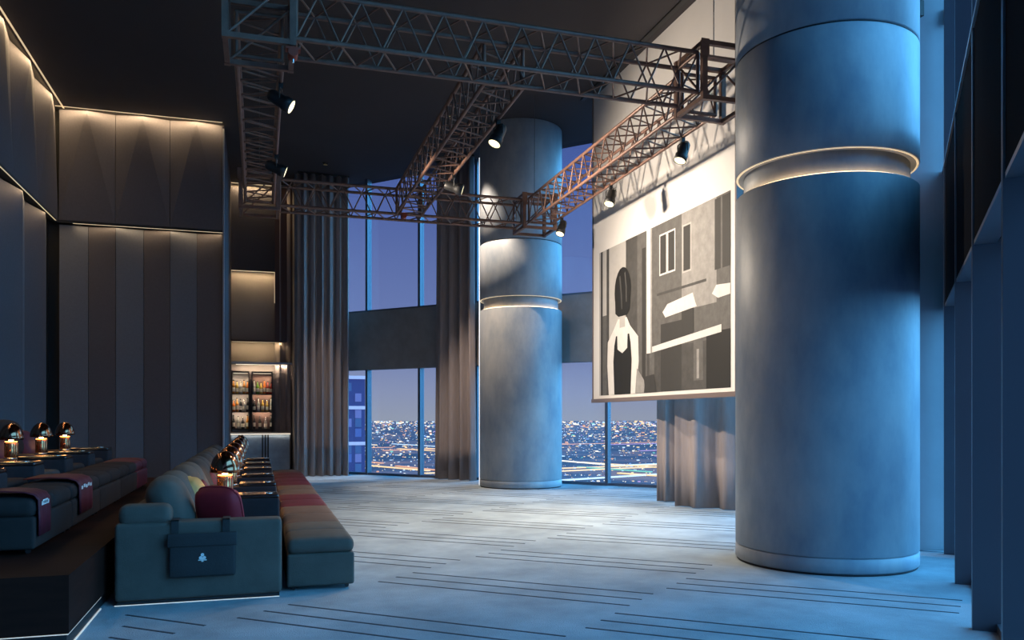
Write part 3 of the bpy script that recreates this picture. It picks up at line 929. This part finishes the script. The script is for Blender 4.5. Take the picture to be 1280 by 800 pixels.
pil_cache = {}
def cushion(label, x_, y_, z_, m, size=0.42, yaw=0.0, lean=20, grp=None):
    key = (m.name, size)
    if key not in pil_cache:
        n = 14
        vs_, fs = [], []
        for sd in (1, -1):
            for i in range(n + 1):
                for j in range(n + 1):
                    u, v = -1 + 2 * i / n, -1 + 2 * j / n
                    pin = 1 - 0.20 * (u * u * v * v) ** 1.5 - 0.03 * (u * u + v * v) / 2
                    th = 0.085 * (max(0, (1 - u ** 4)) * max(0, (1 - v ** 4))) ** 0.6 + 0.006
                    vs_.append((sd * th, u * size / 2 * pin, v * size / 2 * pin + size / 2))
        k0 = (n + 1) ** 2
        for i in range(n):
            for j in range(n):
                a = i * (n + 1) + j
                fs.append((a, a + n + 1, a + n + 2, a + 1))
                fs.append((k0 + a, k0 + a + 1, k0 + a + n + 2, k0 + a + n + 1))
        mb = MB().add(vs_, fs, True)
        pip = MB()
        ring = []
        for i in range(4 * n):
            q = i // n
            f = -1 + 2 * (i % n) / n
            u, v = ((f, -1), (1, f), (-f, 1), (-1, -f))[q]
            pin = 1 - 0.20 * abs(u * v) ** 3 - 0.03 * (u * u + v * v) / 2
            ring.append(Vector((0, u * size / 2 * pin, v * size / 2 * pin + size / 2)))
        for i in range(len(ring)):
            pip.tube(ring[i], ring[(i + 1) % len(ring)], 0.010, 6, cap=False)
        pil_cache[key] = (mb.mesh('cover', m), pip.mesh('piping', m))
    t = thing('throw_cushion', label, 'cushion', (x_, y_, z_), grp, (0, math.radians(-lean), yaw))
    link('cover', pil_cache[key][0], t)
    link('piping', pil_cache[key][1], t)
    return t

# front row on the floor
XB, XF = -1.10, 0.18
pouch = thing('storage_pouch', 'dark leather pouch with a small white emblem hanging over the sofa arm', 'pouch', (-0.46, 7.10, 0))
pb = part('body', MB().rbox(-0.235, 0.275, -0.055, -0.006, 0.21, 0.545, 0.02), M['pouch'], pouch)
part('flap', MB().rbox(-0.245, 0.285, -0.068, -0.050, 0.46, 0.57, 0.008), M['pouch'], pouch)
for xx in (-0.19, 0.20):
    part('strap', MB().box(xx - 0.028, xx + 0.028, -0.014, -0.003, 0.53, 0.672).box(xx - 0.028, xx + 0.028, -0.014, 0.16, 0.664, 0.674), M['pouch'], pouch)
em = MB()
for k_ in range(3):
    a = PI / 2 + 2 * PI * k_ / 3
    em.tube((0.02 + 0.016 * math.cos(a), -0.0615, 0.375 + 0.016 * math.sin(a)), (0.02 + 0.016 * math.cos(a), -0.055, 0.375 + 0.016 * math.sin(a)), 0.013, 12)
em.box(0.012, 0.028, -0.061, -0.055, 0.335, 0.37).box(-0.012, 0.052, -0.061, -0.055, 0.345, 0.352)
part('emblem', em, M['whitemark'], pb)

YC = [8.95 + 1.55 * k_ for k_ in range(6)]
CH = 0.19
G1 = 'front sofa row'
seat_tone = ['teal', 'teal', 'teal_dark', 'teal_dark', 'teal', 'teal_dark']
tone_word = {'teal': 'teal-grey', 'teal_dark': 'dark teal', 'taupe': 'taupe', 'maroon': 'maroon', 'darkred': 'dark red', 'charcoal': 'charcoal'}
ya = 7.345
for k_, yc in enumerate(YC):
    sf = sofa_seat('%s sofa seat in the front row, %s from the camera' % (tone_word[seat_tone[k_]], ORD[k_]), XB, XF, ya, yc - CH - 0.005, 0, M[seat_tone[k_]], 'seats of the front sofa row')
    if k_ == 0:
        sf['label'] = 'teal-grey end sofa with padded arm carrying a pouch, nearest the camera'
        part('arm', MB().rbox(0, XF - XB, -0.245, -0.012, 0.03, 0.655, 0.035, 0.006), M['teal'], sf)
        part('plinth', MB().box(0.02, XF - XB - 0.02, -0.225, -0.035, 0.006, 0.03), M['black'], sf)
        part('light_line', MB().box(0.0, XF - XB - 0.02, -0.232, -0.226, 0.0, 0.006), M['led_floor'], sf)
        part('bolster', MB().rbox(0.02, 0.42, -0.225, -0.005, 0.62, 0.80, 0.07), M['teal'], sf)
    part_y = yc + CH + 0.005
    cs = console('dark console with black pad and cup ring, %s in the front row' % ORD[k_], XB + 0.505, XF + 0.02, yc, 0, 'consoles of the front row')
    part('back_block', MB().rbox(-0.505, -0.005, -CH, CH, 0.0, 0.74, 0.06), M[seat_tone[k_]], cs)
    lamp('copper dome lamp in the front row, %s from the camera' % ORD[k_], -0.34, yc, 0.675)
    ya = part_y
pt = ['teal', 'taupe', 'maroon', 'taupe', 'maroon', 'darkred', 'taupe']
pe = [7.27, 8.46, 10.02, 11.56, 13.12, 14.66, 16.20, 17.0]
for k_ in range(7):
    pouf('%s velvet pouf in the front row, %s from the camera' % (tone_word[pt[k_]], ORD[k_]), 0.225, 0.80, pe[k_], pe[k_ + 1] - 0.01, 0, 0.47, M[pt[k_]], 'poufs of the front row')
cushion('maroon velvet cushion just behind the near sofa arm', -0.30, 7.58, 0.46, M['maroon_lit'], 0.46, math.radians(58), 14)
cushion('cushion coloured as if lamp-lit beside the nearest front-row lamp', -0.46, 8.46, 0.47, M['gold'], 0.50, math.radians(-4), 24)
for k_ in range(1, 6):
    cushion('maroon cushion leaning on the %s seat of the front row' % ORD[k_], -0.50, YC[k_ - 1] + 0.55, 0.455, M['maroon'], 0.42, math.radians(10), 24, 'cushions on the front row')

# rear row on the platform
XB2, XF2, Z2 = -3.62, -2.14, PH
YC2 = [7.90, 9.18, 10.52, 11.86, 13.20]
ya = 6.75
row2 = ['charcoal', 'charcoal', 'teal_dark', 'charcoal', 'charcoal']
for k_, yc in enumerate(YC2):
    sofa_seat('%s sofa seat on the platform, %s from the camera' % (tone_word[row2[k_]], ORD[k_]), XB2, XF2, ya, yc - CH - 0.005, Z2, M[row2[k_]], 'seats of the platform row')
    cs = console('dark console with black pad, %s on the platform' % ORD[k_], XB2 + 0.625, XF2 + 0.05, yc, Z2, 'consoles of the platform row', 0.55)
    part('back_block', MB().rbox(-0.625, -0.005, -CH, CH, 0.0, 0.70, 0.06), M[row2[k_]], cs)
    lamp('copper dome lamp on the platform, %s from the camera' % ORD[k_], -2.69, yc, Z2 + 0.55, 0.85)
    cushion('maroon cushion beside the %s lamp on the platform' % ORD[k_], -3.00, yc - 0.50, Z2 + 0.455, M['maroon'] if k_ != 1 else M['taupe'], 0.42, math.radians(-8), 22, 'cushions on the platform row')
    ya = yc + CH + 0.005
pt2 = ['charcoal', 'charcoal', 'charcoal', 'charcoal', 'maroon']
pe2 = [6.85, 8.15, 9.5, 10.85, 12.2, 13.3]
for k_ in range(5):
    pouf('%s pouf on the platform, %s from the camera' % (tone_word[pt2[k_]], ORD[k_]), -2.08, -1.60, pe2[k_], pe2[k_ + 1] - 0.01, Z2, 0.43, M[pt2[k_]], 'poufs on the platform')
def throw(label, y0, y1):
    t = thing('throw_blanket', label, 'blanket', (-2.08, y0, Z2 + 0.43), 'throws on the platform poufs')
    L = y1 - y0
    sec = [(0.04, 0.026), (0.25, 0.036), (0.40, 0.026), (0.465, 0.004), (0.490, -0.03), (0.494, -0.16), (0.494, -0.30)]
    mb = MB()
    vs_ = []
    ny = 8
    for i in range(ny + 1):
        yy = L * i / ny
        wv = 0.004 * math.sin(i * 1.9)
        vs_ += [(x_ + wv, yy, z_ + wv * .3) for x_, z_ in sec]
    m_ = len(sec)
    mb.add(vs_, [(i * m_ + j, i * m_ + j + 1, (i + 1) * m_ + j + 1, (i + 1) * m_ + j) for i in range(ny) for j in range(m_ - 1)], True)
    o = part('cloth', mb, M['maroon'], t)
    sm = o.modifiers.new('thickness', 'SOLIDIFY')
    sm.thickness = 0.008
    sm.offset = 1.0
    mk = MB()
    for i in range(5):
        yy = 0.10 + (L - 0.2) * i / 4
        mk.box(0.503, 0.506, yy - 0.035, yy + 0.03, -0.075 + 0.01 * (i % 2), -0.045 + 0.01 * (i % 2))
    part('stitched_mark', mk, M['whitemark'], t)
throw('maroon throw with white stitching over the second platform pouf', 8.35, 8.95)
throw('maroon throw hanging over the nearest platform pouf', 6.90, 7.25)

# ------------------------------------------------------------------ the city far below
GZ = -200.0
def city_ground_mat():
    m = mat('city_ground', (0.02, 0.02, 0.03), 0.9)
    n = m.node_tree
    b = n.nodes['Principled BSDF']
    t = n.nodes.new('ShaderNodeTexCoord')
    nz = n.nodes.new('ShaderNodeTexNoise')
    nz.inputs['Scale'].default_value = 0.0030
    nz.inputs['Detail'].default_value = 8
    n.links.new(t.outputs['Object'], nz.inputs[0])
    cr = n.nodes.new('ShaderNodeValToRGB')
    e = cr.color_ramp.elements
    e[0].position, e[0].color = 0.38, (0.020, 0.030, 0.085, 1)
    e[1].position, e[1].color = 0.64, (0.20, 0.15, 0.19, 1)
    e2 = e.new(0.52)
    e2.color = (0.060, 0.075, 0.16, 1)
    n.links.new(nz.outputs['Fac'], cr.inputs[0])
    n.links.new(cr.outputs[0], b.inputs['Emission Color'])
    b.inputs['Emission Strength'].default_value = 0.9
    m.cycles.emission_sampling = 'NONE'
    return m
cg = MB().box(-45000, 45000, -45000, 45000, GZ - 5, GZ)
g = tag(part('city_ground', cg, city_ground_mat()), 'dark city plain with glowing streets far below the windows', 'ground', kind='structure')
light_cols = [((1.0, 0.66, 0.30), 1.5), ((1.0, 0.84, 0.62), 1.8), ((0.65, 0.82, 1.0), 1.5), ((1.0, 0.45, 0.22), 1.1), ((0.25, 0.85, 0.68), 0.9), ((0.80, 0.45, 0.95), 0.8), ((0.30, 0.50, 1.0), 0.9)]
cmats = [mat('city_light_%d' % i, (0.1, 0.1, 0.1), 0.8, emit=c, estr=s_, sample=False) for i, (c, s_) in enumerate(light_cols)]
cb = MB()
for i in range(17000):
    az = math.radians(17.2 + R.uniform(-42, 48))
    dist = 1500 * (42000 / 1500) ** (R.random() ** 1.05)
    sc_ = dist / 1020
    # lamps cluster along broad avenues
    if R.random() < 0.5:
        dist = round(dist / 260) * 260 + R.uniform(-20, 20)
    big = R.random() ** 3
    wx = (0.25 + 1.3 * big) * sc_
    hz = (0.3 + 1.1 * R.random() * (0.4 + big)) * sc_
    x_, y_ = dist * math.sin(az), dist * math.cos(az)
    k_ = R.choices(range(7), (26, 22, 16, 14, 5, 6, 8))[0]
    hz0 = GZ
    cb.box(x_ - wx, x_ + wx, y_ - wx, y_ + wx, hz0, hz0 + hz, mi=k_)
for i in range(110):
    az = math.radians(17.2 + R.uniform(-40, 46))
    dist = R.uniform(1900, 6500)
    c_ = Vector((dist * math.sin(az), dist * math.cos(az)))
    a_ = R.choice((0.3, 0.3 + PI / 2)) + R.uniform(-0.15, 0.15)
    d_ = Vector((math.cos(a_), math.sin(a_))) * R.uniform(150, 600)
    nb = len(cb.f)
    cb.obox(c_ - d_, c_ + d_, (9, 9), GZ, GZ + 4)
    k_ = R.choices(range(7), (20, 30, 16, 18, 5, 9, 4))[0]
    for q in range(nb, len(cb.f)):
        cb.mi[q] = k_
tag(part('city_lights', cb, cmats), 'countless lit buildings and street lights spread to the horizon', 'city', kind='stuff')

# neighbouring tower seen beside the left curtain
tw = thing('office_tower', 'neighbouring dark blue tower with bright floor bands beyond the left window', 'tower', (8.9, 150.0, GZ))
tb = MB().box(-12, 9.5, 0, 20, 0, 209)
part('body', tb, mat('tower_glass', (0.02, 0.03, 0.08), 0.2, emit=(0.03, 0.045, 0.20), estr=0.9, sample=False), tw)
tband = mat('tower_band', (0.3, 0.3, 0.4), 0.6, emit=(0.6, 0.66, 0.95), estr=0.6, sample=False)
twin = [mat('tower_window_%d' % i, (0.1, 0.1, 0.2), 0.5, emit=c, estr=0.6, sample=False) for i, c in enumerate(((0.06, 0.10, 0.45), (0.18, 0.20, 0.55), (0.03, 0.07, 0.18)))]
for z in (190, 196.5, 203, 208.5):
    part('floor_band', MB().box(-12.2, 9.7, -0.3, 20.2, z, z + 0.6), tband, tw)
wmesh = [MB().box(-0.55, 0.55, -0.15, 0.05, 0, 1.5).mesh('window', m_) for m_ in twin]
for zi, z in enumerate((186.5, 188.2, 191.6, 193.4, 195.0, 198, 199.8, 201.4, 204.4, 206.3)):
    for xi in range(12):
        if R.random() < 0.75:
            link('window', R.choice(wmesh), tw, (-11 + xi * 1.75, 0, z))
